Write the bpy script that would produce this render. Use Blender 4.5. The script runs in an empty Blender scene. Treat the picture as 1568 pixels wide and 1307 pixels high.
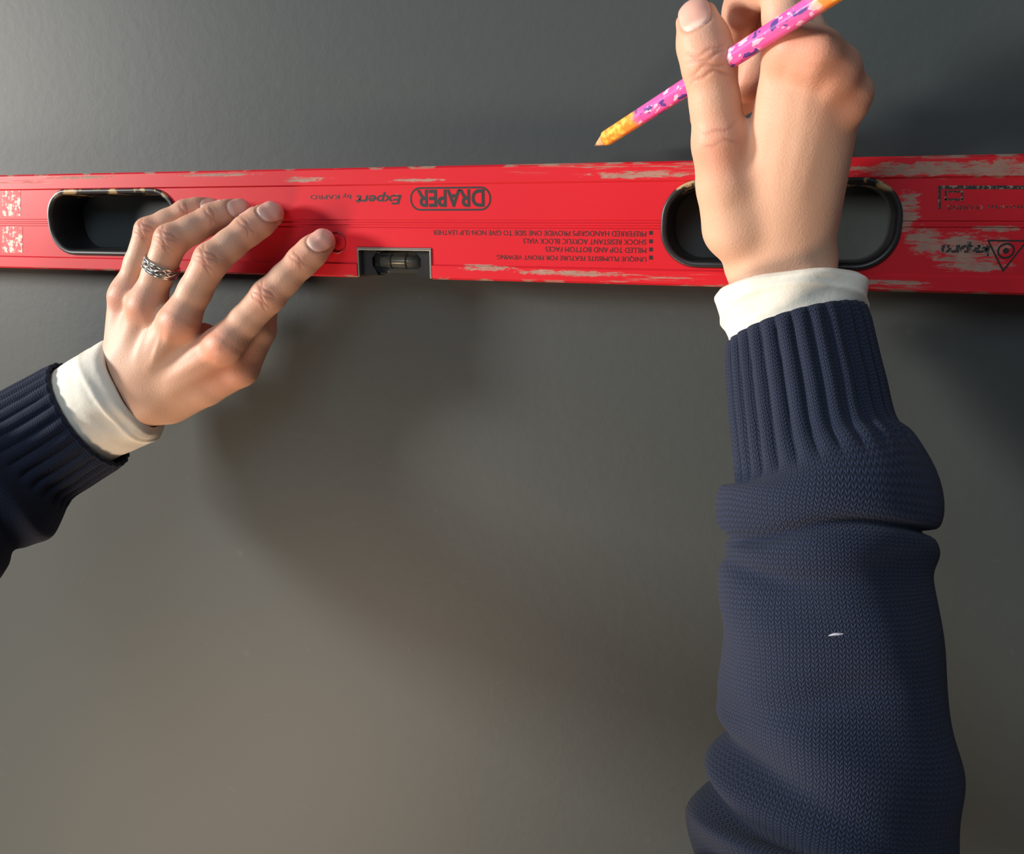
import bpy, bmesh, math
import numpy as np
from mathutils import Vector, Matrix

scene = bpy.context.scene
try:
    scene.view_settings.view_transform = 'Standard'
    scene.view_settings.look = 'None'
except Exception as e:
    print(e)

# ------------------------------------------------------------------ camera calibration
F = 1250.0; W = 1568.0; H = 1307.0
Xc = np.array([3753., -323., 1250.]); Xc /= np.linalg.norm(Xc)
Zc = np.array([0., 1250., 323.]); Zc /= np.linalg.norm(Zc)
Yc = np.cross(Zc, Xc)
RM = np.array([Xc, Yc, Zc])          # world = RM @ cam
O = np.array([0., 0., 1.40])
CAM = O + (RM @ np.array([0, 0, 1.])) * 0.475

cam_d = bpy.data.cameras.new("camera")
cam = bpy.data.objects.new("camera", cam_d)
scene.collection.objects.link(cam)
m = Matrix([[RM[i][0], RM[i][1], RM[i][2], CAM[i]] for i in range(3)] + [[0, 0, 0, 1]])
cam.matrix_world = m
cam_d.lens = F / W * 36.0
cam_d.sensor_width = 36.0
cam_d.clip_start = 0.01
scene.camera = cam

def PD(px, py, d):
    """measured photo point -> world point at distance d in front of the wall, and its depth"""
    r = RM @ np.array([(px - W/2)/F, -(py - H/2)/F, -1.0])
    t = (-d - CAM[1]) / r[1]
    return CAM + r*t, t
def P(px, py, d):
    return PD(px, py, d)[0]

# ------------------------------------------------------------------ node helpers
class NT:
    def __init__(s, name):
        s.mat = bpy.data.materials.new(name); s.mat.use_nodes = True
        s.t = s.mat.node_tree; s.n = s.t.nodes; s.l = s.t.links
        s.b = s.n["Principled BSDF"]
    def new(s, t, **k):
        n = s.n.new(t)
        for a, v in k.items(): setattr(n, a, v)
        return n
    def put(s, sock, v):
        if v is None: return
        if isinstance(v, bpy.types.NodeSocket): s.l.new(v, sock)
        else: sock.default_value = v
    def math(s, op, a, b=None, c=None, clamp=False):
        n = s.new("ShaderNodeMath", operation=op); n.use_clamp = clamp
        s.put(n.inputs[0], a); s.put(n.inputs[1], b)
        if c is not None: s.put(n.inputs[2], c)
        return n.outputs[0]
    def smooth(s, v, a, b, o0=0., o1=1.):
        n = s.new("ShaderNodeMapRange", interpolation_type='SMOOTHSTEP')
        s.put(n.inputs[0], v)
        for i, x in zip((1, 2, 3, 4), (a, b, o0, o1)): n.inputs[i].default_value = x
        return n.outputs[0]
    def mix(s, f, a, b, mode='MIX'):
        n = s.new("ShaderNodeMix", data_type='RGBA', blend_type=mode)
        s.put(n.inputs[0], f); s.put(n.inputs[6], a); s.put(n.inputs[7], b)
        return n.outputs[2]
    def coord(s, k="Object"):
        return s.new("ShaderNodeTexCoord").outputs[k]
    def mapping(s, v, scale=(1, 1, 1), loc=(0, 0, 0)):
        n = s.new("ShaderNodeMapping"); s.put(n.inputs[0], v)
        n.inputs[3].default_value = scale; n.inputs[1].default_value = loc
        return n.outputs[0]
    def noise(s, v, scale, detail=3, rough=.5, out=0):
        n = s.new("ShaderNodeTexNoise"); s.put(n.inputs["Vector"], v)
        n.inputs["Scale"].default_value = scale; n.inputs["Detail"].default_value = detail
        n.inputs["Roughness"].default_value = rough
        return n.outputs[out]
    def vor(s, v, scale, feature='F1', out=0):
        n = s.new("ShaderNodeTexVoronoi", feature=feature); s.put(n.inputs["Vector"], v)
        n.inputs["Scale"].default_value = scale
        return n.outputs[out]
    def xyz(s, v):
        n = s.new("ShaderNodeSeparateXYZ"); s.put(n.inputs[0], v); return n.outputs
    def attr(s, name):
        return s.new("ShaderNodeAttribute", attribute_name=name).outputs["Fac"]
    def bump(s, h, dist, strength=1., nrm=None):
        n = s.new("ShaderNodeBump"); n.inputs["Distance"].default_value = dist
        n.inputs["Strength"].default_value = strength
        s.put(n.inputs["Height"], h)
        if nrm is not None: s.put(n.inputs["Normal"], nrm)
        return n.outputs[0]
    def set(s, **k):
        for a, v in k.items():
            s.put(s.b.inputs[a.replace("_", " ")], v)

def simple(name, col, rough=.5, metal=0., **k):
    t = NT(name)
    c = t.coord()
    n = t.noise(c, 180, 3)
    dark = tuple(x*.82 for x in col[:3]) + (1,)
    t.set(Base_Color=t.mix(n, dark, tuple(col[:3]) + (1,)), Roughness=rough, Metallic=metal, **k)
    return t.mat

# ---- wall paint
t = NT("wall_paint"); c = t.coord()
n1 = t.noise(c, 2.2, 4); n2 = t.noise(c, 650, 3, .6); n3 = t.noise(c, 140, 2, .5)
col = t.mix(n1, (.035, .043, .045, 1), (.042, .049, .048, 1))
sp = t.smooth(t.noise(c, 90, 2), .72, .78)
col = t.mix(t.math('MULTIPLY', sp, .2), col, (.08, .08, .08, 1))
hh = t.math('ADD', t.math('MULTIPLY', n2, .3), n3)
t.set(Base_Color=col, Roughness=.58, Normal=t.bump(hh, .0004, .30))
t.b.inputs["Specular IOR Level"].default_value = .32
M_WALL = t.mat

# ---- skin
t = NT("skin"); c = t.coord()
n1 = t.noise(c, 45, 4, .6); n2 = t.noise(c, 1100, 3, .6); v1 = t.vor(c, 1100)
base = t.mix(n1, (.57, .325, .215, 1), (.66, .405, .285, 1))
base = t.mix(t.math('MULTIPLY', t.attr("red"), .8), base, (.62, .19, .115, 1))
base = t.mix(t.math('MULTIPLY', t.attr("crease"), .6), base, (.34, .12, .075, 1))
base = t.mix(t.math('MULTIPLY', t.attr("nail"), .8), base, (.78, .42, .34, 1))
base = t.mix(t.math('MULTIPLY', t.attr("lunula"), .6), base, (.88, .72, .62, 1))
rg = t.math('SUBTRACT', .52, t.math('MULTIPLY', t.attr("nail"), .24))
hh = t.math('ADD', v1, t.math('MULTIPLY', n2, .6))
hh = t.math('MULTIPLY', hh, t.math('SUBTRACT', 1., t.attr("nail")))
t.set(Base_Color=base, Roughness=rg, Normal=t.bump(hh, .00018, .35))
t.b.inputs["Specular IOR Level"].default_value = .36
t.b.inputs["Subsurface Weight"].default_value = .15
t.b.inputs["Subsurface Radius"].default_value = (1., .35, .2)
t.b.inputs["Subsurface Scale"].default_value = .003
M_SKIN = t.mat

# ---- knit
def knit(name, c0, c1):
    t = NT(name)
    uv = t.coord("UV"); x = t.xyz(uv)
    u = t.math('DIVIDE', x[0], .0021); v = t.math('DIVIDE', x[1], .0017)
    wob = t.math('MULTIPLY', t.math('SUBTRACT', t.noise(uv, 60, 2), .5), 1.1)
    u = t.math('ADD', u, wob); v = t.math('ADD', v, wob)
    a = t.math('ABSOLUTE', t.math('SUBTRACT', t.math('FRACT', u), .5))
    ph = t.math('MULTIPLY', t.math('ADD', v, t.math('MULTIPLY', a, 1.3)), 6.28318)
    s = t.math('MULTIPLY_ADD', t.math('SINE', ph), .5, .5)
    edge = t.smooth(a, .5, .34); mid = t.smooth(a, .0, .14)
    h = t.math('MULTIPLY', s, t.math('MULTIPLY', edge, t.math('MULTIPLY_ADD', mid, .6, .4)))
    fz = t.noise(uv, 2500, 3, .7)
    h2 = t.math('ADD', h, t.math('MULTIPLY', fz, .55))
    big = t.noise(uv, 30, 3)
    col = t.mix(h, c0, c1)
    col = t.mix(t.math('MULTIPLY', big, .35), col, tuple(q*.7 for q in c0[:3]) + (1,))
    t.set(Base_Color=col, Roughness=.95, Normal=t.bump(h2, .0005, .75))
    t.b.inputs["Sheen Weight"].default_value = .06
    t.b.inputs["Specular IOR Level"].default_value = .12
    return t.mat
M_KNIT = knit("navy_knit", (.014, .018, .034, 1), (.030, .041, .080, 1))

# ---- shirt cotton
t = NT("cream_cotton"); c = t.coord()
n1 = t.noise(c, 30, 3); n2 = t.noise(c, 1500, 2)
t.set(Base_Color=t.mix(n1, (.68, .63, .53, 1), (.78, .74, .65, 1)), Roughness=.85,
      Normal=t.bump(t.math('ADD', t.math('MULTIPLY', n2, .1), t.noise(c, 90, 3)), .0012, .5))
M_SHIRT = t.mat

# ------------------------------------------------------------------ object helpers
def empty(name, loc):
    e = bpy.data.objects.new(name, None); e.location = Vector(loc); e.empty_display_size = .05
    scene.collection.objects.link(e); return e
def parent(o, e):
    o.parent = e; o.location = Vector(o.location) - Vector(e.location)
def mk(name, verts, faces, mat, origin=None, smooth=True):
    verts = np.asarray(verts, dtype=float)
    if origin is None: origin = (verts.min(0) + verts.max(0))/2
    origin = np.asarray(origin, dtype=float)
    me = bpy.data.meshes.new(name)
    me.from_pydata((verts - origin).tolist(), [], faces if isinstance(faces, list) else faces.tolist())
    me.update()
    if smooth:
        me.polygons.foreach_set("use_smooth", [True]*len(me.polygons))
    o = bpy.data.objects.new(name, me); o.location = Vector(origin)
    scene.collection.objects.link(o)
    if mat: me.materials.append(mat)
    return o

# ------------------------------------------------------------------ SDF modelling
def smin(a, b, k):
    h = np.clip(.5 + .5*(b - a)/k, 0, 1)
    return b + (a - b)*h - k*h*(1 - h)
def cap(G, a, b, ra, rb):
    X, Y, Z = G; d = b - a; L2 = float(d @ d) + 1e-12
    px, py, pz = X - a[0], Y - a[1], Z - a[2]
    tt = np.clip((px*d[0] + py*d[1] + pz*d[2])/L2, 0, 1)
    return np.sqrt((px - tt*d[0])**2 + (py - tt*d[1])**2 + (pz - tt*d[2])**2) - (ra + (rb - ra)*tt)
def surface_nets(Fv, org, h):
    S = Fv < 0
    n = np.array(Fv.shape)
    cnt = np.zeros(n - 1, np.int8)
    offs = [(i, j, k) for i in (0, 1) for j in (0, 1) for k in (0, 1)]
    for (i, j, k) in offs:
        cnt += S[i:n[0]-1+i, j:n[1]-1+j, k:n[2]-1+k]
    act = (cnt > 0) & (cnt < 8)
    idx = np.argwhere(act)
    vid = -np.ones(act.shape, np.int64); vid[act] = np.arange(len(idx))
    vals = {o: Fv[idx[:, 0]+o[0], idx[:, 1]+o[1], idx[:, 2]+o[2]].astype(float) for o in offs}
    acc = np.zeros((len(idx), 3)); c = np.zeros(len(idx))
    for o in offs:
        for ax in range(3):
            if o[ax] == 0:
                q = list(o); q[ax] = 1; q = tuple(q)
                a, b = vals[o], vals[q]
                cr = (a < 0) != (b < 0)
                tt = np.where(cr, a/np.where(cr, a - b, 1), 0)
                p = np.tile(np.array(o, float), (len(idx), 1)); p[:, ax] = tt
                acc += p*cr[:, None]; c += cr
    V = (idx + acc/c[:, None])*h + org
    faces = []
    for ax in range(3):
        b_, c_ = (ax+1) % 3, (ax+2) % 3
        sl0 = [slice(None)]*3; sl1 = [slice(None)]*3
        sl0[ax] = slice(0, -1); sl1[ax] = slice(1, None)
        A, B = S[tuple(sl0)], S[tuple(sl1)]
        for flip in (0, 1):
            e = np.argwhere((A & ~B) if not flip else (~A & B))
            e = e[(e[:, b_] > 0) & (e[:, c_] > 0) & (e[:, b_] < n[b_]-1) & (e[:, c_] < n[c_]-1)]
            def g(db, dc):
                q = e.copy(); q[:, b_] += db; q[:, c_] += dc
                return vid[q[:, 0], q[:, 1], q[:, 2]]
            quad = np.stack([g(-1, -1), g(0, -1), g(0, 0), g(-1, 0)], 1)
            if flip: quad = quad[:, ::-1]
            faces.append(quad)
    return V, np.concatenate(faces)
def grid(pts, pad, h):
    lo = pts.min(0) - pad; hi = pts.max(0) + pad
    n = np.ceil((hi - lo)/h).astype(int) + 1
    return lo, [(lo[i] + h*np.arange(n[i])).astype(np.float32).reshape([-1 if j == i else 1 for j in range(3)]) for i in range(3)]
def nrmz(v): return v/np.linalg.norm(v)
def lap(V, Q, it, w=.6):
    E = np.concatenate([Q[:, [0, 1]], Q[:, [1, 2]], Q[:, [2, 3]], Q[:, [3, 0]]])
    deg = np.bincount(E[:, 0], minlength=len(V)) + np.bincount(E[:, 1], minlength=len(V))
    for _ in range(it):
        s = np.zeros_like(V)
        for k in range(3):
            s[:, k] = np.bincount(E[:, 0], V[E[:, 1], k], len(V)) + np.bincount(E[:, 1], V[E[:, 0], k], len(V))
        V = V*(1-w) + w*s/np.maximum(deg, 1)[:, None]
    return V
def blobby(name, caps, mat, k, h, uv=False):
    pts = np.array([p for c in caps for p in c[:2]], float)
    lo, G = grid(pts, max(max(c[2], c[3]) for c in caps) + 2*h, h)
    D = None
    for a, b, ra, rb in caps:
        q = cap(G, np.array(a, float), np.array(b, float), ra, rb)
        D = q if D is None else smin(D, q, k)
    V, Q = surface_nets(D, lo, h); V = lap(V, Q, 2)
    o = mk(name, V, Q, mat)
    if uv:
        l = o.data.uv_layers.new(name="UVMap")
        li = np.zeros(len(o.data.loops), np.int32); o.data.loops.foreach_get("vertex_index", li)
        l.data.foreach_set("uv", V[li][:, [0, 2]].astype(np.float32).reshape(-1))
    return o

def build_hand(name, palm, fingers, nails, creases, reds, kp=.007, h=.00075, kf=.006, lines=()):
    pts = np.array([p for s in palm for p in s[:2]] + [p for f in fingers for p, r in f])
    lo, G = grid(pts, .022, h)
    D = None
    for a, b, ra, rb in palm:
        c = cap(G, a, b, ra, rb)
        D = c if D is None else smin(D, c, kp)
    R = D
    for f in fingers:
        fd = None
        for i in range(len(f) - 1):
            c = cap(G, f[i][0], f[i+1][0], f[i][1], f[i+1][1])
            fd = c if fd is None else smin(fd, c, .0025)
        R = np.minimum(R, smin(D, fd, kf))
    V, Q = surface_nets(R, lo, h)
    V = lap(V, Q, 4)
    fn = np.cross(V[Q[:, 2]] - V[Q[:, 0]], V[Q[:, 3]] - V[Q[:, 1]])
    N = np.zeros_like(V)
    for j in range(4):
        for k in range(3): N[:, k] += np.bincount(Q[:, j], fn[:, k], len(V))
    N /= np.linalg.norm(N, axis=1)[:, None] + 1e-12
    disp = np.zeros(len(V)); red = np.zeros(len(V)); nail = np.zeros(len(V)); cre = np.zeros(len(V)); lun = np.zeros(len(V))
    def loc(c, T, Dv):
        T = nrmz(T); Dv = nrmz(Dv - (Dv @ T)*T); B = np.cross(T, Dv)
        q = V - c
        return q @ T, q @ B, q @ Dv
    def ss(x, a, b):
        tt = np.clip((x - a)/(b - a), 0, 1); return tt*tt*(3 - 2*tt)
    for c, T, Dv, L, Wd in nails:
        a, b, nn = loc(c, T, Dv)
        near = (nn > 0) & (nn < .016)
        e = (np.abs(a/L)**2.6 + np.abs(b/Wd)**2.6)
        mk_ = ss(e, 1.12, .92)*near
        nail = np.maximum(nail, mk_)
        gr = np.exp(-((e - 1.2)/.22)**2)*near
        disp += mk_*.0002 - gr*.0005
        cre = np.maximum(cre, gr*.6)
        lun = np.maximum(lun, mk_*ss(a, -L*.55, -L*.8)*.8)
        lun = np.maximum(lun, mk_*ss(a, L*.62, L*.8))
    for c, T, Dv, w, offs, amp in creases:
        a, b, nn = loc(c, T, Dv)
        near = (nn > 0) & (nn < .018)
        for i, o in enumerate(offs):
            wob = .0006*np.sin(b*700 + i*2.1) + .25*(b**2)/w*np.sign(o if o else 1)
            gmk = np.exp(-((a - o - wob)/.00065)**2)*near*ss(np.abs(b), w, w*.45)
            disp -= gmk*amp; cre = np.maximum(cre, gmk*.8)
        red = np.maximum(red, np.exp(-(a**2 + b**2)/(.009**2))*near*.5)
    for c, r, s in reds:
        red = np.maximum(red, s*np.exp(-((V - c)**2).sum(1)/(r*r)))
    for a_, b_, amp, wd in lines:
        d_ = b_ - a_; q = V - a_
        tt = np.clip((q @ d_)/(d_ @ d_), 0, 1)
        dd = q - tt[:, None]*d_
        dd = np.sqrt(dd[:, 0]**2 + dd[:, 2]**2)
        disp += amp*np.exp(-(dd/wd)**2)*(N[:, 1] < 0)*np.sin(np.pi*np.clip(tt, .02, .98))
    V = V + N*disp[:, None]
    o = mk(name, V, Q, M_SKIN)
    for nm, arr in (("red", red), ("nail", nail), ("crease", cre), ("lunula", lun)):
        at = o.data.attributes.new(nm, 'FLOAT', 'POINT')
        at.data.foreach_set("value", arr.astype(np.float32))
    return o

def finger(J, r, k=(1.10, .99, 1.05, .93, .95, .80)):
    a, b, c, d = J
    return [(a, r*k[0]), ((a+b)/2, r*k[1]), (b, r*k[2]), ((b+c)/2, r*k[3]), (c, r*k[4]), ((c+d)/2, r*k[4]*.98), (d, r*k[5])]
DORS = np.array([.12, -1., 0.05])

# ---------------- left hand
Lf = {
 'index':  [P(342,528,.056), P(411,453,.047), P(463,400,.0385), P(494,370,.0335)],
 'middle': [P(274,492,.061), P(324,398,.056), P(380,352,.042), P(415,328,.0335)],
 'ring':   [P(224,468,.060), P(262,368,.058), P(325,335,.043), P(366,322,.0335)],
 'pinky':  [P(194,452,.054), P(228,354,.052), P(285,325,.041), P(322,318,.033)],
}
rad = {'index': .0089, 'middle': .0089, 'ring': .0084, 'pinky': .0072}
fingers = [finger(Lf[k], rad[k]) for k in Lf]
thL = [P(262,612,.046), P(366,562,.040), P(397,505,.032), P(404,472,.028)]
fingers.append([(thL[0], .014), ((thL[0]+thL[1])/2, .013), (thL[1], .0115), (thL[2], .0095), (thL[3], .0080)])
wa, wb = P(196,566,.054), P(232,606,.054)
off = P(90,650,.066) - P(213,586,.054)
palm = [
 (wa + off, wa, .0170, .0160), (wb + off, wb, .0170, .0160),
 (wa, P(196,460,.052), .0145, .0108),
 (P(205,570,.056), P(226,472,.057), .0145, .0108),
 (P(218,585,.057), P(272,498,.058), .0145, .0112),
 (wb, P(336,532,.053), .0145, .0112),
 (P(215,560,.044), P(235,480,.042), .013, .012),
 (P(245,585,.042), P(310,525,.040), .014, .012),
 (P(255,600,.046), P(330,560,.042), .015, .012),
 (P(345,527,.0595), P(349,522,.0585), .0085, .0080), (P(275,491,.0645), P(278,486,.0635), .0085, .0080),
 (P(224,467,.0635), P(226,462,.0625), .0080, .0078), (P(194,450,.0565), P(195,446,.0555), .0075, .0070),
]
nl = []; cr = []; rd = []
for k, J in Lf.items():
    T = J[3] - J[2]
    r = rad[k]
    cN = J[3] + nrmz(T)*.0012
    nl.append((cN, T, DORS, r*.82, r*.68))
    cr.append((J[1], J[2] - J[0], DORS, r*.95, (-.0034, -.0010, .0012, .0036), .00038))
    cr.append((J[2], T, DORS, r*.8, (-.0012, .0008), .00024))
    rd.append((J[3] + np.array([0, -.006, 0]), .009, .65))
    rd.append((J[0] + np.array([0, -.010, 0]), .012, .65))
rd.append((thL[1] + np.array([0, -.01, 0]), .018, .65))
rd.append((P(320,530,.066), .014, .85))
lines = [(P(205,560,.07), P(226,472,.07), .0008, .0028), (P(220,575,.07), P(270,495,.07), .0010, .0028),
         (P(240,590,.07), P(335,530,.07), .0008, .0028), (P(230,560,.07), P(250,500,.07), .0004, .0014)]
hand_l = build_hand("hand_on_level", palm, fingers, nl, cr, rd, kp=.006, lines=lines)

# ---------------- right hand
Rf = {
 'index':  [P(1208,78,.082), P(1198,-28,.078), P(1143,-8,.060), P(1130,42,.049)],
 'middle': [P(1243,92,.084), P(1212,10,.060), P(1172,82,.044), P(1146,130,.044)],
 'ring':   [P(1272,112,.079), P(1236,60,.052), P(1160,138,.034), P(1078,178,.040)],
 'pinky':  [P(1293,150,.070), P(1275,125,.040), P(1200,190,.030), P(1160,206,.030)],
}
rad = {'index': .0084, 'middle': .0085, 'ring': .0080, 'pinky': .0071}
fingers = [finger(Rf[k], rad[k]) for k in Rf]
thR = [P(1124,345,.060), P(1103,218,.071), P(1086,98,.075), P(1068,34,.072)]
thu = [(thR[0], .0135), ((thR[0]+thR[1])/2, .0126), (thR[1], .0114), ((thR[1]+thR[2])/2, .0098), (thR[2], .0107), ((thR[2]+thR[3])/2, .0104), (thR[3], .0086)]
fingers.append(thu)
off = P(1214,520,.064) - P(1198,425,.050)
w1, w2 = P(1164,408,.050), P(1226,408,.050)
palm = [
 (w1 + off, w1, .0110, .0150), (w2 + off, w2, .0110, .0150),
 (P(1160,385,.053), P(1206,95,.079), .0136, .0094),
 (P(1183,385,.054), P(1240,105,.081), .0136, .0096),
 (P(1205,385,.054), P(1267,130,.077), .0136, .0094),
 (P(1226,385,.052), P(1282,170,.068), .0136, .0088),
 (P(1134,350,.058), P(1152,262,.064), .0140, .0100),
 (P(1172,340,.045), P(1212,165,.058), .0140, .0100),
 (P(1212,340,.043), P(1254,190,.055), .0135, .0100),
 (P(1218,66,.0875), P(1216,74,.0875), .0080, .0080), (P(1256,80,.0900), P(1254,88,.0890), .0085, .0080),
 (P(1286,106,.0830), P(1283,114,.0830), .0080, .0078), (P(1306,144,.0735), P(1302,154,.0735), .0078, .0074),
]
nl = []; cr = []; rd = []
DT = np.array([-.05, -1., .1])
T = thR[3] - thR[2]
nl.append((thR[3] + nrmz(T)*.0016, T, DT, .0078, .0063))
cr.append((thR[2], thR[3] - thR[1], DT, .0095, (-.0050, -.0022, .0004, .0030), .0005))
cr.append((thR[1] + np.array([0, 0, .004]), thR[2] - thR[0], DT, .009, (-.002, .002), .0001))
for k, J in Rf.items():
    rd.append((J[0] + np.array([0, -.010, 0]), .012, .65))
    rd.append((J[3], .012, .75)); rd.append((J[2], .012, .5))
rd.append((thR[1] + np.array([0, -.01, -.004]), .013, .55)); rd.append((thR[3], .014, .4))
lines = [(P(1180,330,.08), P(1213,100,.10), .0006, .0034), (P(1198,330,.08), P(1250,105,.10), .0007, .0034),
         (P(1218,330,.08), P(1278,130,.10), .0006, .0034), (P(1148,330,.08), P(1106,220,.095), .0005, .003),
         (P(1192,230,.09), P(1232,90,.10), -.0004, .0030), (P(1215,230,.09), P(1266,105,.10), -.0005, .0030), (P(1245,240,.09), P(1294,135,.10), -.0004, .0028)]
hand_r = build_hand("hand_holding_pencil", palm, fingers, nl, cr, rd, kp=.0058, kf=.0045, lines=lines)

# ------------------------------------------------------------------ sleeves
def tube(name, st, mat, disp=None, nseg=240, step=.0016, shift=None, endcap=False, thick=.0014):
    C = []; R = []; K = []
    for s in st:
        if s[0] == 'w':
            C.append(np.array(s[1], float)); R.append(s[2]); K.append(.95); continue
        c, dep = PD(*s[:3]); C.append(c); R.append(s[3]*dep/F); K.append(s[4] if len(s) > 4 else .88)
    C = np.array(C); R = np.array(R); K = np.array(K)
    t0 = np.concatenate([[0], np.cumsum(np.linalg.norm(np.diff(C, axis=0), axis=1))])
    n = int(t0[-1]/step) + 2
    s = np.linspace(0, t0[-1], n)
    def herm(y):
        mm = np.gradient(y, t0, axis=0)
        i = np.clip(np.searchsorted(t0, s, side='right') - 1, 0, len(t0) - 2)
        hh = t0[i+1] - t0[i]; u = (s - t0[i])/hh
        if y.ndim > 1: hh = hh[:, None]; u = u[:, None]
        return (2*u**3-3*u**2+1)*y[i] + (u**3-2*u**2+u)*hh*mm[i] + (-2*u**3+3*u**2)*y[i+1] + (u**3-u**2)*hh*mm[i+1]
    c = herm(C); r = herm(R); kk = herm(K)
    T = np.gradient(c, axis=0)
    for _ in range(4):
        T[1:-1] = (T[:-2] + T[1:-1]*2 + T[2:])/4
    T /= np.linalg.norm(T, axis=1)[:, None]
    B = np.zeros_like(T); B[0] = nrmz(np.cross(T[0], np.array([0, 1., 0])))
    for i in range(1, len(T)):
        b = B[i-1] - (B[i-1] @ T[i])*T[i]; B[i] = nrmz(b)
    N = np.cross(T, B)
    th = np.linspace(0, 2*np.pi, nseg, endpoint=False)
    SS, TH = np.meshgrid(s, th, indexing='ij')
    dd = disp(SS, TH) if disp else 0*SS
    rr = r[:, None] + dd
    V = c[:, None, :] + (rr*np.cos(TH))[..., None]*B[:, None, :] + (rr*np.sin(TH)*kk[:, None])[..., None]*N[:, None, :]
    if shift:
        V += (shift(TH)*np.exp(-SS/.03))[..., None]*T[:, None, :]
    V = V.reshape(-1, 3)
    i = np.arange(n-1)[:, None]; j = np.arange(nseg)[None, :]; j2 = (j+1) % nseg
    Q = np.stack([i*nseg + j, (i+1)*nseg + j, (i+1)*nseg + j2, i*nseg + j2], -1).reshape(-1, 4)
    fl = Q.tolist()
    if endcap: fl.append([(n-1)*nseg + q for q in range(nseg)][::-1])
    o = mk(name, V, fl, mat)
    uvl = o.data.uv_layers.new(name="UVMap")
    rm = float(R[:8].mean())
    li = np.zeros(len(o.data.loops), np.int32); o.data.loops.foreach_get("vertex_index", li)
    vi, vj = li // nseg, li % nseg
    u = vj/nseg*2*np.pi*rm
    nq = len(Q)*4
    lq = vj[:nq].reshape(-1, 4); wrap = (lq.max(1) - lq.min(1)) > nseg//2
    uq = u[:nq].reshape(-1, 4).copy()
    uq[wrap] = np.where(lq[wrap] == 0, 2*np.pi*rm, uq[wrap]); u[:nq] = uq.reshape(-1)
    uvs = np.stack([u, s[vi]], 1).astype(np.float32)
    uvl.data.foreach_set("uv", uvs.reshape(-1))
    sm = o.modifiers.new("solid", 'SOLIDIFY'); sm.thickness = thick; sm.offset = -1
    bm = bmesh.new(); bm.from_mesh(o.data); bmesh.ops.recalc_face_normals(bm, faces=bm.faces[:]) ; bm.to_mesh(o.data); bm.free()
    return o
def sst(x, a, b):
    tt = np.clip((x - a)/(b - a), 0, 1); return tt*tt*(3 - 2*tt)
def ribs(S, TH, n, L, amp):
    m_ = (1 - sst(S, L - .004, L + .003))*(.45 + .55*sst(S, 0, .006))
    w_ = TH + .025*np.sin(S*50)
    return m_*amp*(np.abs(np.sin(n*w_/2))**.8 - .55)
def fold(S, TH, s0, tilt, w, A, ph=0., spread=None):
    x = (S - s0 - tilt*np.cos(TH) - .002*np.sin(TH*3 + ph))/w
    g = np.exp(-x*x)*A
    if spread is not None: g = g*np.exp(-((np.angle(np.exp(1j*(TH - spread[0]))))/spread[1])**2)
    return g

def disp_r(S, TH):
    d = ribs(S, TH, 28, .064, .0024)
    d += fold(S, TH, .078, -.003, .009, .0042, 0)
    d -= fold(S, TH, .0890, -.006, .0026, .0050, 1)
    d += fold(S, TH, .098, -.004, .007, .0030, 2)
    d -= fold(S, TH, .108, .006, .0035, .0050, 2, (math.pi*.85, 1.0))
    d += fold(S, TH, .128, .012, .010, .0028, 3, (math.pi*.8, 1.3))
    d -= fold(S, TH, .150, -.010, .006, .0034, 1, (math.pi*.7, 1.2))
    d += fold(S, TH, .168, .010, .010, .0030, 4)
    d -= fold(S, TH, .188, .014, .005, .0050, 0, (math.pi*.85, 1.2))
    d += fold(S, TH, .200, .012, .007, .0036, 0, (math.pi*.8, 1.3))
    d -= fold(S, TH, .216, .016, .005, .0050, 2, (math.pi*.75, 1.2))
    d += fold(S, TH, .230, .014, .008, .0044, 2)
    d -= fold(S, TH, .246, .016, .005, .0054, 3, (math.pi*.75, 1.3))
    d += .0010*np.sin(TH*5 + S*70)*sst(S, .07, .1)
    return d
SHR = (.36, -.66, 1.33); SHL = (-.04, -.66, 1.33)
eR = P(1200, 1700, .22); eL = P(-300, 900, .21)
sl_r = tube("sleeve_pencil_arm", [(1217,502,.058,104,.93), (1232,600,.069,112,.90), (1248,685,.080,121), (1266,738,.087,142), (1260,800,.093,146),
    (1259,870,.100,147), (1270,1000,.112,160), (1273,1150,.125,167), (1252,1307,.140,190), (1235,1450,.165,200), ('w', eR, .052),
    ('w', eR*.5 + np.array(SHR)*.5 + np.array([.01, -.02, -.04]), .056), ('w', SHR, .062)],
    M_KNIT, disp_r, nseg=432, shift=lambda TH: -.0035*np.cos(TH), endcap=True, thick=.002)
def disp_l(S, TH):
    d = ribs(S, TH, 28, .050, .0024)
    d += fold(S, TH, .064, .004, .008, .004, 0)
    d -= fold(S, TH, .080, .006, .005, .004, 1)
    d += fold(S, TH, .10, .006, .010, .003, 2)
    d += .0008*np.sin(TH*5 + S*70)*sst(S, .05, .08)
    return d
sl_l = tube("sleeve_level_arm", [(138,634,.057,90,.93), (90,662,.066,92,.90), (40,692,.077,97), (8,716,.086,112), (-45,752,.103,120), (-110,795,.126,128), ('w', eL, .050),
    ('w', eL*.5 + np.array(SHL)*.5 + np.array([-.03, -.01, -.03]), .056), ('w', SHL, .062)],
    M_KNIT, disp_l, nseg=432, endcap=True, thick=.002)

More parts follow.
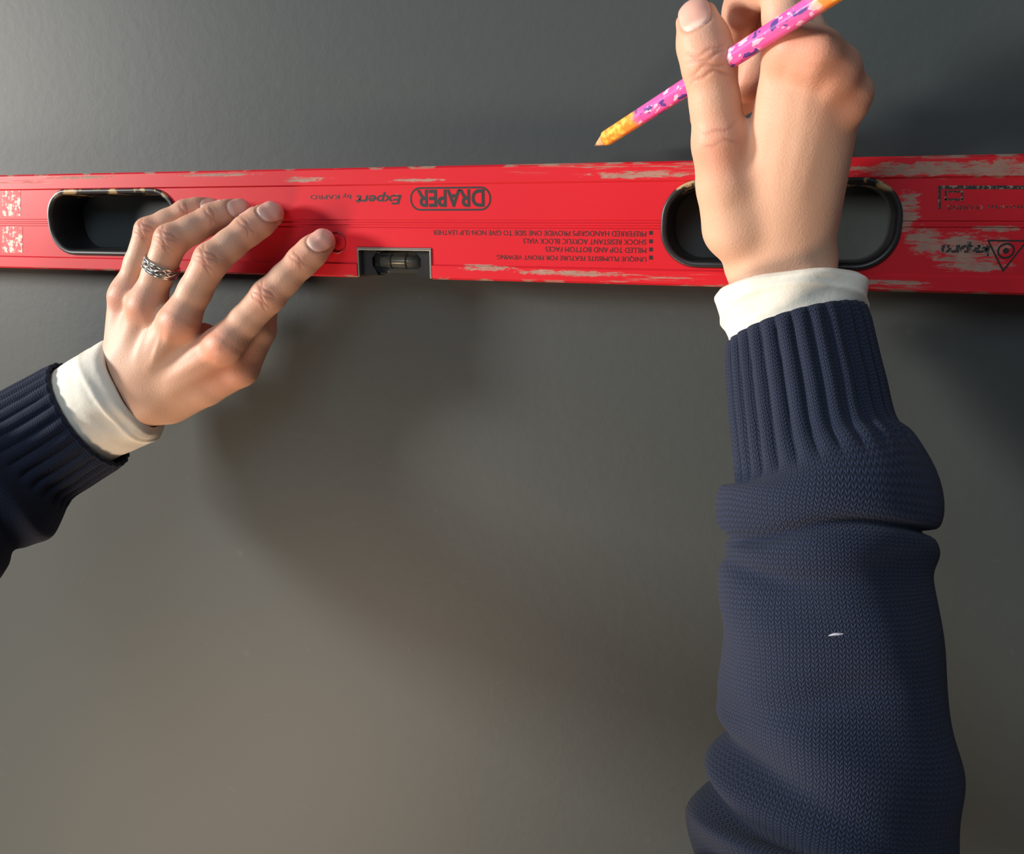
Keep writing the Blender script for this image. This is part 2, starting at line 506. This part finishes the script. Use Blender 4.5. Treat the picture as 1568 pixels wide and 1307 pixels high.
def disp_c(S, TH):
    fz = 1 - .8*sst(S, .014, .022)
    return fz*(.0010*np.sin(TH*3 + S*120) + .0006*np.sin(TH*7 - S*200)) + .0010*np.exp(-((S - .011 - .002*np.cos(TH*2))/.0015)**2) + .0008*np.exp(-((S-.003)/.002)**2)
cu_r = tube("shirt_cuff_pencil_arm", [(1207,438,.050,99,.9), (1208,448,.051,106,.9), (1210,472,.054,107,.88), (1214,505,.0585,97,.82), (1222,560,.065,94,.80)],
    M_SHIRT, disp_c, nseg=220, step=.001, shift=lambda TH: .001*np.cos(TH), thick=.0012)
cu_l = tube("shirt_cuff_level_arm", [(211,588,.051,70,.9), (203,592,.052,77,.9), (175,610,.055,82,.88), (140,630,.058,80,.84), (100,655,.064,78,.80)],
    M_SHIRT, disp_c, nseg=220, step=.001, thick=.0012)

person = empty("person", (.16, -.75, .9))
M_DENIM = simple("denim", (.05, .08, .16), .9)
M_SHOE = simple("shoe_leather", (.06, .045, .035), .5)
M_HAIR = simple("brown_hair", (.10, .055, .03), .6)
M_SK2 = simple("face_skin", (.62, .39, .26), .5)
bx, by = .16, -.78
torso = blobby("torso", [((bx-.09, by, 1.36), (bx+.09, by, 1.36), .075, .075), ((bx-.09, by, 1.30), (bx-.06, by, 1.05), .095, .085), ((bx+.09, by, 1.30), (bx+.06, by, 1.05), .095, .085),
    ((bx-.06, by, 1.05), (bx-.08, by, .90), .085, .10), ((bx+.06, by, 1.05), (bx+.08, by, .90), .085, .10),
    ((bx-.12, by, 1.36), SHL, .07, .058), ((bx+.12, by, 1.36), SHR, .07, .058), ((bx, by, 1.40), (bx, by, 1.45), .06, .052)], M_KNIT, .04, .012, uv=True)
legs = blobby("trousers", [((bx-.09, by, .92), (bx-.10, by, .50), .095, .062), ((bx-.10, by, .50), (bx-.11, by-.02, .09), .060, .048),
    ((bx+.09, by, .92), (bx+.10, by, .50), .095, .062), ((bx+.10, by, .50), (bx+.11, by-.02, .09), .060, .048), ((bx-.05, by, .93), (bx+.05, by, .93), .10, .10)], M_DENIM, .02, .012)
shoes = blobby("shoes", [((bx-.11, by-.04, .045), (bx-.12, by+.13, .036), .045, .036), ((bx+.11, by-.04, .045), (bx+.12, by+.13, .036), .045, .036),
    ((bx-.11, by-.02, .06), (bx-.11, by-.02, .10), .048, .045), ((bx+.11, by-.02, .06), (bx+.11, by-.02, .10), .048, .045)], M_SHOE, .02, .006)
head = blobby("head", [((bx, by, 1.42), (bx, by+.01, 1.52), .050, .048), ((bx, by+.02, 1.64), (bx, by-.01, 1.66), .078, .085), ((bx, by+.045, 1.56), (bx, by+.03, 1.60), .045, .062),
    ((bx, by+.105, 1.60), (bx, by+.09, 1.63), .012, .009), ((bx-.012, by+.088, 1.565), (bx+.012, by+.088, 1.565), .009, .009),
    ((bx-.078, by, 1.60), (bx-.080, by, 1.63), .012, .014), ((bx+.078, by, 1.60), (bx+.080, by, 1.63), .012, .014)], M_SK2, .012, .006)
hair = blobby("hair", [((bx, by-.025, 1.68), (bx, by-.02, 1.66), .088, .092), ((bx-.05, by-.045, 1.62), (bx-.05, by-.07, 1.42), .055, .04), ((bx+.05, by-.045, 1.62), (bx+.05, by-.07, 1.42), .055, .04)], M_HAIR, .03, .008)
eyes = []
for sx in (-.03, .03):
    eyes.append(blobby("eye", [((bx+sx, by+.082, 1.635), (bx+sx, by+.083, 1.635), .011, .011)], simple("eye_white", (.8, .8, .78), .2), .01, .003))
lp = P(1280, 971, .1560)
lv = []
for i in range(9):
    a = i/8
    for k in range(6):
        ph = k*math.pi/3; rr = .0004*math.sin(math.pi*(a*.9 + .05)) + .0001
        lv.append(lp + np.array([(a-.5)*.0046, rr*math.cos(ph), (a-.5)*.0018 + rr*math.sin(ph) + .0002*math.sin(a*5)]))
lf = [[i*6+k, i*6+(k+1) % 6, (i+1)*6+(k+1) % 6, (i+1)*6+k] for i in range(8) for k in range(6)]
lint = mk("lint", lv, lf, simple("lint_fibre", (.40, .42, .50), .9))
for o in [hand_l, hand_r, sl_r, sl_l, cu_r, cu_l, torso, legs, shoes, head, hair, lint] + eyes: parent(o, person)

# ------------------------------------------------------------------ finger ring
M_SILVER = simple("silver", (.80, .78, .74), .18, 1.0)
J = Lf['ring']
q0, q1 = J[0], J[1]
T = nrmz(q1 - q0); rc = q0 + (q1 - q0)*.60
U = nrmz(np.cross(T, np.array([0, 1., 0]))); Vv = np.cross(T, U)
rv = []; rf = []
def band(off, amp, freq, ph, rad_, wire, n=120, mseg=10):
    b0 = len(rv)
    for i in range(n):
        a = 2*math.pi*i/n
        o = off + amp*math.sin(freq*a + ph)
        rr_ = rad_ + .3*amp*math.cos(freq*a + ph)
        cc = rc + T*o + (U*math.cos(a) + Vv*math.sin(a))*rr_
        out = U*math.cos(a) + Vv*math.sin(a)
        for k in range(mseg):
            p_ = 2*math.pi*k/mseg
            rv.append(cc + out*wire*math.cos(p_) + T*wire*1.1*math.sin(p_))
    for i in range(n):
        for k in range(mseg):
            rf.append([b0+i*mseg+k, b0+((i+1) % n)*mseg+k, b0+((i+1) % n)*mseg+(k+1) % mseg, b0+i*mseg+(k+1) % mseg])
RR = .0093
band(-.0027, 0, 1, 0, RR, .0006); band(.0026, 0, 1, 0, RR, .0006); band(-.0012, .0003, 2, 0, RR, .0006)
band(.0006, .0011, 6, 0, RR + .0002, .0005); band(.0006, .0011, 6, math.pi, RR + .0002, .0005)
ring = mk("finger_ring", rv, rf, M_SILVER)

# ------------------------------------------------------------------ pencil
t = NT("pencil_paint"); c = t.coord(); x = t.xyz(c)
z = x[2]
ws = t.noise(c, 120, 2)
pk = t.mix(t.noise(c, 200, 3), (.78, .05, .30, 1), (.84, .13, .40, 1))
vm = t.smooth(t.noise(t.mapping(c, (1, 1, .5)), 380, 2), .58, .62)
pk = t.mix(vm, pk, (.88, .46, .60, 1))
vp = t.smooth(t.noise(t.mapping(c, (1, 1, .6), (3, 1, 2)), 240, 2), .60, .62)
pk = t.mix(vp, pk, (.10, .04, .24, 1))
orr = t.mix(t.smooth(t.noise(c, 260, 2), .45, .6), (.90, .25, .03, 1), (.90, .46, .06, 1))
zz = t.math('ADD', z, t.math('MULTIPLY', t.math('SUBTRACT', ws, .5), .014))
colr = t.mix(t.smooth(zz, .034, .044), orr, pk)
colr = t.mix(t.smooth(zz, .139, .147), colr, orr)
colr = t.mix(t.smooth(z, .0105, .0100), colr, (.76, .42, .20, 1))
colr = t.mix(t.smooth(z, .0030, .0026), colr, (.35, .18, .12, 1))
t.set(Base_Color=colr, Roughness=.35)
t.b.inputs["Coat Weight"].default_value = .3
M_PEN = t.mat
A = P(911, 223, .014); Bp = P(1272, -8, .112)
ax = nrmz(Bp - A)
prof = [(0, .0002), (.0028, .0011), (.0100, .0032), (.0106, .0036), (.012, .00365), (.06, .00365), (.12, .00365), (.1735, .00365), (.175, .0033), (.175, .0009), (.1746, .0008), (.1746, 0.00001)]
pv = []; pf = []; ns = 48
for zz_, r_ in prof:
    for k in range(ns):
        a = 2*math.pi*k/ns
        hx = r_*(1 + .035*math.cos(6*a)) if zz_ > .0103 else r_
        pv.append((hx*math.cos(a), hx*math.sin(a), zz_))
for i in range(len(prof) - 1):
    for k in range(ns):
        pf.append([i*ns+k, i*ns+(k+1) % ns, (i+1)*ns+(k+1) % ns, (i+1)*ns+k])
pencil = mk("pencil", pv, pf, M_PEN, origin=(0, 0, 0))
pencil.rotation_mode = 'QUATERNION'
pencil.rotation_quaternion = Vector((0, 0, 1)).rotation_difference(Vector(ax))
pencil.location = Vector(A)

# ------------------------------------------------------------------ spirit level
DF = .025
zt = P(784, 251.5, DF)[2]; zb = P(784, 431, DF)[2]; LH = zt - zb; zc = (zt + zb)/2
xl = P(0, 340, DF)[0] - .30; xr = P(1568, 340, DF)[0] + .28; xc = (xl + xr)/2
lvl = empty("spirit_level", (xc, -.0125, zc))

t = NT("red_level_paint"); c = t.coord(); x = t.xyz(c)
xx, zz_ = x[0], x[2]
az = t.math('ABSOLUTE', zz_)
rim = t.smooth(az, LH*.38, LH*.42)
st1 = t.noise(t.mapping(c, (16, 1, 420)), 1.0, 5, .65)
st2 = t.noise(t.mapping(c, (60, 1, 1400), (3, 0, 5)), 1.0, 5, .7)
gate = t.noise(t.mapping(c, (9, 1, 20), (7, 0, 1)), 1.0, 2)
gx = t.smooth(gate, .50, .60)
m1 = t.math('MULTIPLY', t.smooth(st1, .53, .58), t.math('MULTIPLY', rim, gx))
m1 = t.math('MULTIPLY', m1, t.smooth(st2, .44, .54))
edge = t.smooth(az, LH*.472, LH*.49)
m2 = t.math('MULTIPLY', edge, t.smooth(t.noise(t.mapping(c, (60, 1, 200)), 1.0, 3), .54, .62))
sp = t.smooth(t.noise(t.mapping(c, (90, 1, 240), (1, 0, 9)), 1.0, 3, .6), .74, .76)
st3 = t.noise(t.mapping(c, (110, 1, 900), (2, 0, 8)), 1.0, 5, .7)
def blob(px, py, wx, wz):
    p = P(px, py, DF)
    dx = t.math('DIVIDE', t.math('SUBTRACT', xx, float(p[0] - xc)), wx)
    dz = t.math('DIVIDE', t.math('SUBTRACT', zz_, float(p[2] - zc)), wz)
    r2 = t.math('ADD', t.math('MULTIPLY', dx, dx), t.math('MULTIPLY', dz, dz))
    nn = t.noise(t.mapping(c, (120, 1, 420), (px*.1, 0, py)), 1.0, 5, .72)
    return t.smooth(t.math('ADD', r2, t.math('MULTIPLY', nn, 4.0)), 2.80, 2.25)
bl = None
for b_ in ((1480, 258, .060, .0042), (1415, 368, .009, .007), (1480, 384, .018, .009), (1530, 350, .012, .0016), (1385, 325, .007, .010), (1500, 408, .018, .0026),
           (465, 275, .014, .0018), (975, 268, .030, .0019), (740, 410, .020, .0019), (870, 418, .034, .0018), (1350, 432, .02, .0014), (330, 268, .03, .001), (120, 272, .03, .001), (640, 276, .02, .001)):
    q = blob(*b_); bl = q if bl is None else t.math('MAXIMUM', bl, q)
bl = t.math('MULTIPLY', bl, t.smooth(st3, .34, .48))
msk = t.math('MAXIMUM', t.math('MAXIMUM', m1, m2), t.math('MAXIMUM', sp, bl))
red = t.mix(t.noise(c, 14, 3), (.50, .008, .016, 1), (.58, .013, .024, 1))
wear = t.mix(t.noise(c, 220, 3), (.20, .16, .12, 1), (.38, .29, .22, 1))
t.set(Base_Color=t.mix(t.math('MULTIPLY', msk, .85), red, wear), Roughness=t.math('MULTIPLY_ADD', msk, .3, .40),
      Normal=t.bump(t.math('MULTIPLY', msk, -1.), .00015, .5))
t.b.inputs["Specular IOR Level"].default_value = .30
M_RED = t.mat
M_BLK = simple("black_plastic", (.010, .010, .011), .35)
t = NT("worn_black_plastic"); c = t.coord(); x = t.xyz(c)
mk1 = t.math('MULTIPLY', t.smooth(t.noise(t.mapping(c, (1, 1, 1), (.02, 0, .01)), 70, 4, .6), .50, .56), t.smooth(x[2], .0135, .0165))
t.set(Base_Color=t.mix(mk1, (.010, .010, .011, 1), (.42, .28, .13, 1)), Roughness=.4); M_BLKW = t.mat
M_INK = simple("black_print", (.012, .010, .010), .5)
t = NT("worn_print"); c = t.coord()
t.set(Base_Color=t.mix(t.smooth(t.noise(c, 500, 4, .7), .53, .57), (.02, .016, .014, 1), (.30, .18, .13, 1)), Roughness=.6); M_INK2 = t.mat
tt_ = NT("label_remnant")
cc = tt_.coord(); tt_.set(Base_Color=tt_.mix(tt_.smooth(tt_.noise(cc, 260, 4, .7), .50, .56), (.56, .03, .04, 1), (.68, .50, .43, 1)), Roughness=.6); M_LABEL = tt_.mat

h = LH
pf_ = [(0, .0238), (.0010, .025), (.0072, .025), (.0080, .0242), (h*.46, .0242), (h*.465, .0236), (h*.485, .0236), (h*.49, .0242),
       (h*.505, .0242), (h*.51, .0236), (h*.53, .0236), (h*.535, .0242), (h-.0095, .0242), (h-.0087, .025), (h-.0010, .025), (h, .0238), (h, .0006), (0, .0006)]
pv = []; n_ = len(pf_)
for X_ in (xl, xr):
    for z_, y_ in pf_: pv.append((X_, -y_, zb + z_))
pfc = [[i, (i+1) % n_, n_+(i+1) % n_, n_+i] for i in range(n_)] + [list(range(n_))[::-1], [n_+i for i in range(n_)]]
body = mk("body", pv, pfc, M_RED, origin=(xc, 0, zc), smooth=False)
bm = bmesh.new(); bm.from_mesh(body.data); bmesh.ops.recalc_face_normals(bm, faces=bm.faces[:]); bm.to_mesh(body.data); bm.free()

def rrect(cx, cz, w, hh, r, n=14):
    pts = []
    for qx, qz, a0 in ((1, 1, 0), (-1, 1, 90), (-1, -1, 180), (1, -1, 270)):
        for i in range(n + 1):
            a = math.radians(a0 + 90*i/n)
            pts.append((cx + qx*(w/2 - r) + r*math.cos(a), cz + qz*(hh/2 - r) + r*math.sin(a)))
    return pts
def prism(name, pts, y0, y1, mat=None):
    n = len(pts)
    v = [(p[0], y0, p[1]) for p in pts] + [(p[0], y1, p[1]) for p in pts]
    f = [[i, (i+1) % n, n+(i+1) % n, n+i] for i in range(n)] + [list(range(n))[::-1], [n+i for i in range(n)]]
    o = mk(name, v, f, mat, smooth=False)
    bm = bmesh.new(); bm.from_mesh(o.data); bmesh.ops.recalc_face_normals(bm, faces=bm.faces[:]); bm.to_mesh(o.data); bm.free()
    return o
def boxm(name, x0, x1, z0, z1, y0, y1, mat, bev=0):
    o = prism(name, [(x0, z0), (x1, z0), (x1, z1), (x0, z1)], y0, y1, mat)
    if bev:
        b = o.modifiers.new("bevel", 'BEVEL'); b.width = bev; b.segments = 3
    return o
slots = []
for (a, b, ty, by_) in ((76, 270, 292, 388), (1016, 1377, 277, 408)):
    xa, xb = P(a, 340, DF)[0], P(b, 340, DF)[0]
    mid = (a + b)/2
    za, zb_ = P(mid, ty, DF)[2], P(mid, by_, DF)[2]
    slots.append(((xa+xb)/2, (za+zb_)/2, xb-xa, za-zb_))
nx0, nx1 = P(546, 400, DF)[0], P(661, 400, DF)[0]
nzt = P(603, 379, DF)[2]
cutters = []
for (cx, cz, w_, h_) in slots:
    cutters.append(prism("cut", rrect(cx, cz, w_, h_, h_*.44), -.04, .02))
cutters.append(prism("cut", [(nx0, zb-.01), (nx1, zb-.01), (nx1, nzt), (nx0, nzt)], -.04, .02))
pc = P(514, 371, DF)
cutters.append(prism("cut", [(pc[0]+.0056*math.cos(a*math.pi/20), pc[2]+.0056*math.sin(a*math.pi/20)) for a in range(40)], -.04, -.0236))
for ct in cutters:
    md = body.modifiers.new("b", 'BOOLEAN'); md.operation = 'DIFFERENCE'; md.object = ct; md.solver = 'EXACT'
dg = bpy.context.evaluated_depsgraph_get()
me2 = bpy.data.meshes.new_from_object(body.evaluated_get(dg))
body.modifiers.clear(); body.data = me2
for ct in cutters: bpy.data.objects.remove(ct)
parts = [body]
for i, (cx, cz, w_, h_) in enumerate(slots):
    L = [(.0012, -.0243), (.0012, -.0252), (.0004, -.0258), (-.0012, -.0254), (-.0020, -.0240), (-.0026, -.012), (-.0026, -.0010)]
    v = []
    for off_, y_ in L:
        for p in rrect(cx, cz, w_ + 2*off_, h_ + 2*off_, h_*.44 + off_): v.append((p[0], y_, p[1]))
    n = len(v)//len(L)
    f = [[a*n+k, a*n+(k+1) % n, (a+1)*n+(k+1) % n, (a+1)*n+k] for a in range(len(L)-1) for k in range(n)]
    o = mk("grip_insert_%d" % (i+1), v, f, M_BLKW); parts.append(o)
v = []; ns = 48; L = [(.0062, -.0242), (.0060, -.0246), (.0054, -.0246), (.0052, -.0238)]
for r_, y_ in L:
    for k in range(ns): v.append((pc[0]+r_*math.cos(2*math.pi*k/ns), y_, pc[2]+r_*math.sin(2*math.pi*k/ns)))
parts.append(mk("end_plug", v, [[a*ns+k, a*ns+(k+1) % ns, (a+1)*ns+(k+1) % ns, (a+1)*ns+k] for a in range(3) for k in range(ns)], simple("dark_red", (.30, .008, .012), .4)))
# vial
nw = nx1 - nx0; nh = nzt - zb
t = NT("acrylic_block"); t.set(Base_Color=(.80, .80, .76, 1), Roughness=.06, IOR=1.49)
t.b.inputs["Transmission Weight"].default_value = 1.; M_ACR = t.mat
M_FLU = simple("vial_fluid", (.22, .215, .18), .3, .4)
M_GRY = simple("vial_seat", (.16, .155, .135), .3, .5)
M_FRM = simple("vial_rim", (.36, .34, .30), .3, .8)
parts.append(boxm("vial_frame_top", nx0+.0002, nx1-.0002, nzt-.0016, nzt-.0001, -.0248, -.002, M_FRM, .0003))
parts.append(boxm("vial_frame_a", nx0+.0002, nx0+.0014, zb+.0005, nzt-.0016, -.0248, -.002, M_FRM, .0003))
parts.append(boxm("vial_frame_b", nx1-.0014, nx1-.0002, zb+.0005, nzt-.0016, -.0248, -.002, M_FRM, .0003))
parts.append(boxm("vial_back", nx0+.0015, nx1-.0015, zb+.0008, nzt-.0014, -.007, -.004, M_GRY, .0003))
xm = (nx0 + nx1)/2; zm = zb + nh*.52
for sgn in (-1, 1):
    e = xm + sgn*(nw/2 - .0015)
    pts = [(e, nzt-.0016), (e - sgn*.010, nzt-.0016), (e - sgn*.0065, zm+.002), (e - sgn*.0065, zm-.002), (e - sgn*.010, zb+.0012), (e, zb+.0012)]
    if sgn > 0: pts = pts[::-1]
    parts.append(prism("vial_clip_%d" % (1 if sgn < 0 else 2), pts, -.0215, -.008, M_BLK))
parts.append(boxm("vial_block", nx0+.0085, nx1-.0085, zb+.0018, nzt-.0030, -.0205, -.0085, M_ACR, .0012))
v = []; ns = 32; Lc = [(-.5, .0001), (-.5, .0028), (-.2, .0033), (.2, .0033), (.5, .0028), (.5, .0001)]
for a_, r_ in Lc:
    for k in range(ns): v.append((xm + a_*nw*.5, -.0160 + r_*math.cos(2*math.pi*k/ns), zm + r_*math.sin(2*math.pi*k/ns)))
parts.append(mk("vial_tube", v, [[a*ns+k, a*ns+(k+1) % ns, (a+1)*ns+(k+1) % ns, (a+1)*ns+k] for a in range(5) for k in range(ns)], M_FLU))
for sx in (-.10, .10):
    v = []
    for yy in (-.0004, .0004):
        for r_ in (.0034, .0038):
            for k in range(ns): v.append((xm + sx*nw + yy, -.0160 + r_*math.cos(2*math.pi*k/ns), zm + r_*math.sin(2*math.pi*k/ns)))
    parts.append(mk("vial_line", v, [[a*ns+k, a*ns+(k+1) % ns, b*ns+(k+1) % ns, b*ns+k] for a, b in ((0, 1), (1, 3), (3, 2), (2, 0)) for k in range(ns)], M_BLK))

# ---- printing
def text(body_, x0, x1, y0, y1, mat=M_INK, bold=.0, shear=0., name="print", dep=.0243):
    cu = bpy.data.curves.new("t", 'FONT'); cu.body = body_; cu.size = 1; cu.shear = shear; cu.offset = bold; cu.extrude = 0
    cu.resolution_u = 4
    o = bpy.data.objects.new("t", cu); scene.collection.objects.link(o)
    dg = bpy.context.evaluated_depsgraph_get()
    me = bpy.data.meshes.new_from_object(o.evaluated_get(dg))
    co = np.zeros(len(me.vertices)*3); me.vertices.foreach_get("co", co); co = co.reshape(-1, 3)
    lo, hi = co.min(0), co.max(0)
    ym = (y0 + y1)/2; xm_ = (x0 + x1)/2
    pl, pr = P(x0, ym, DF)[0], P(x1, ym, DF)[0]
    pt_, pb = P(xm_, y0, DF)[2], P(xm_, y1, DF)[2]
    u = (co[:, 0] - lo[0])/(hi[0] - lo[0]); v_ = (co[:, 1] - lo[1])/(hi[1] - lo[1])
    co2 = np.stack([pr + (pl - pr)*u, np.full(len(u), -dep), pt_ + (pb - pt_)*v_], 1)
    org = (co2.min(0) + co2.max(0))/2
    me.vertices.foreach_set("co", (co2 - org).reshape(-1)); me.update()
    me.materials.clear(); me.materials.append(mat)
    bpy.data.objects.remove(o)
    ob = bpy.data.objects.new(name, me); ob.location = Vector(org); scene.collection.objects.link(ob)
    parts.append(ob); return ob
text("DRAPER", 637, 741, 290, 317, bold=.028, name="print_maker")
text("Expert", 543, 614, 294, 313, bold=.022, shear=.25, name="print_range")
text("by KAPRO", 474, 536, 296, 305, name="print_small")
text("PREFERRED HANDGRIPS PROVIDE ONE SIDE TO GIVE NON-SLIP LEATHER", 662, 989, 353, 361, name="print_line")
text("SHOCK RESISTANT ACRYLIC BLOCK VIALS", 800, 989, 366, 374, name="print_line")
text("MILLED TOP AND BOTTOM FACES", 834, 989, 378.5, 386.5, name="print_line")
text("UNIQUE PLUMBSITE FEATURE FOR FRONT VIEWING", 760, 989, 390.5, 399, name="print_line")
def rectp(x0, x1, y0, y1, mat=M_INK, name="print_mark"):
    pts = [P(x0, y0, DF), P(x1, y0, DF), P(x1, y1, DF), P(x0, y1, DF)]
    v = [(p[0], -.0243, p[2]) for p in pts]
    parts.append(mk(name, v, [[3, 2, 1, 0]], mat, smooth=False))
for yy in (356.5, 369.5, 382, 394.5): rectp(993.5, 999, yy-3, yy+3)
rectp(1437, 1640, 284, 289.5, M_INK2); rectp(1437, 1441, 289.5, 320, M_INK2)
text("0.5 mm/m 0.0005", 1450, 1600, 314, 321, M_INK2, name="print_line")
rectp(1447, 1475, 292, 294.5, M_INK2); rectp(1447, 1450, 294.5, 306, M_INK2); rectp(1472, 1475, 294.5, 306, M_INK2); rectp(1447, 1475, 304, 307, M_INK2)
text("kapro", 1440, 1516, 370, 392, M_INK2, bold=.05, name="print_small")
rectp(2, 30, 292, 331, M_LABEL, "label_patch"); rectp(2, 33, 347, 387, M_LABEL, "label_patch")
rectp(-60, -12, 292, 387, M_LABEL, "label_patch")
def outline(pts_o, pts_i, name, mat=M_INK):
    n = len(pts_o)
    v = [(p[0], -.0243, p[1]) for p in pts_o] + [(p[0], -.0243, p[1]) for p in pts_i]
    parts.append(mk(name, v, [[k, n+k, n+(k+1) % n, (k+1) % n] for k in range(n)], mat, smooth=False))
a0, a1 = P(627, 304, DF), P(751, 304, DF); b0, b1 = P(689, 286, DF), P(689, 322.5, DF)
cx, cz, w_, h_ = (a0[0]+a1[0])/2, (b0[2]+b1[2])/2, a1[0]-a0[0], b0[2]-b1[2]
outline(rrect(cx, cz, w_, h_, h_*.48), rrect(cx, cz, w_-.0018, h_-.0018, h_*.48-.0009), "print_border")
tp = P(1541, 384, DF)
def tri(r): return [(tp[0]+r*math.cos(math.radians(a)), tp[2]+r*math.sin(math.radians(a))) for a in (30, 150, 270)]
outline(tri(.0092), tri(.0078), "print_triangle", M_INK)
def circ(r, n=32): return [(tp[0]+r*math.cos(2*math.pi*a/n), tp[2]+r*math.sin(2*math.pi*a/n)) for a in range(n)]
outline(circ(.0034), circ(.0026), "print_circle", M_INK); outline(circ(.0012), circ(.0001), "print_circle", M_INK)
for o in parts: parent(o, lvl)

# ------------------------------------------------------------------ room
def slab(name, lo, hi, mat):
    v = [(x_, y_, z_) for x_ in (lo[0], hi[0]) for y_ in (lo[1], hi[1]) for z_ in (lo[2], hi[2])]
    f = [[0, 1, 3, 2], [4, 6, 7, 5], [0, 4, 5, 1], [2, 3, 7, 6], [0, 2, 6, 4], [1, 5, 7, 3]]
    return mk(name, v, f, mat, smooth=False)
slab("wall_back", (-3.4, 0, 0), (2.4, .12, 2.6), M_WALL)
t = NT("oak_floor"); c = t.coord()
t.set(Base_Color=t.mix(t.noise(t.mapping(c, (2, 30, 1)), 2, 5), (.30, .17, .08, 1), (.45, .29, .16, 1)), Roughness=.45)
slab("floor", (-3.4, -3.2, -.1), (2.4, .12, 0), t.mat)

# ------------------------------------------------------------------ light
def area(name, loc, tgt, size, power, col, size_y=None):
    ld = bpy.data.lights.new(name, 'AREA'); ld.shape = 'RECTANGLE'; ld.size = size; ld.size_y = size_y or size
    ld.energy = power; ld.color = col
    o = bpy.data.objects.new(name, ld); o.location = Vector(loc)
    o.rotation_euler = (Vector(tgt) - Vector(loc)).to_track_quat('-Z', 'Y').to_euler()
    scene.collection.objects.link(o); return o
area("window_daylight", (-2.75, -1.28, 2.00), (0, 0, 1.4), .42, 150, (1., .95, .88), .55)
area("cool_top_fill", (-.3, -1.5, 2.5), (0, 0, 1.4), .8, 13, (.78, .90, 1.))  # added cool fill from above, no such fixture is known
area("warm_bounce_fill", (-.50, -.70, .72), (-.05, 0, 1.15), .4, 10.5, (1., .76, .56))  # added warm fill from low left, stands in for floor bounce, no real lamp
w = bpy.data.worlds.new("world"); scene.world = w; w.use_nodes = True
bg = w.node_tree.nodes["Background"]; bg.inputs[0].default_value = (.72, .87, 1., 1); bg.inputs[1].default_value = .16
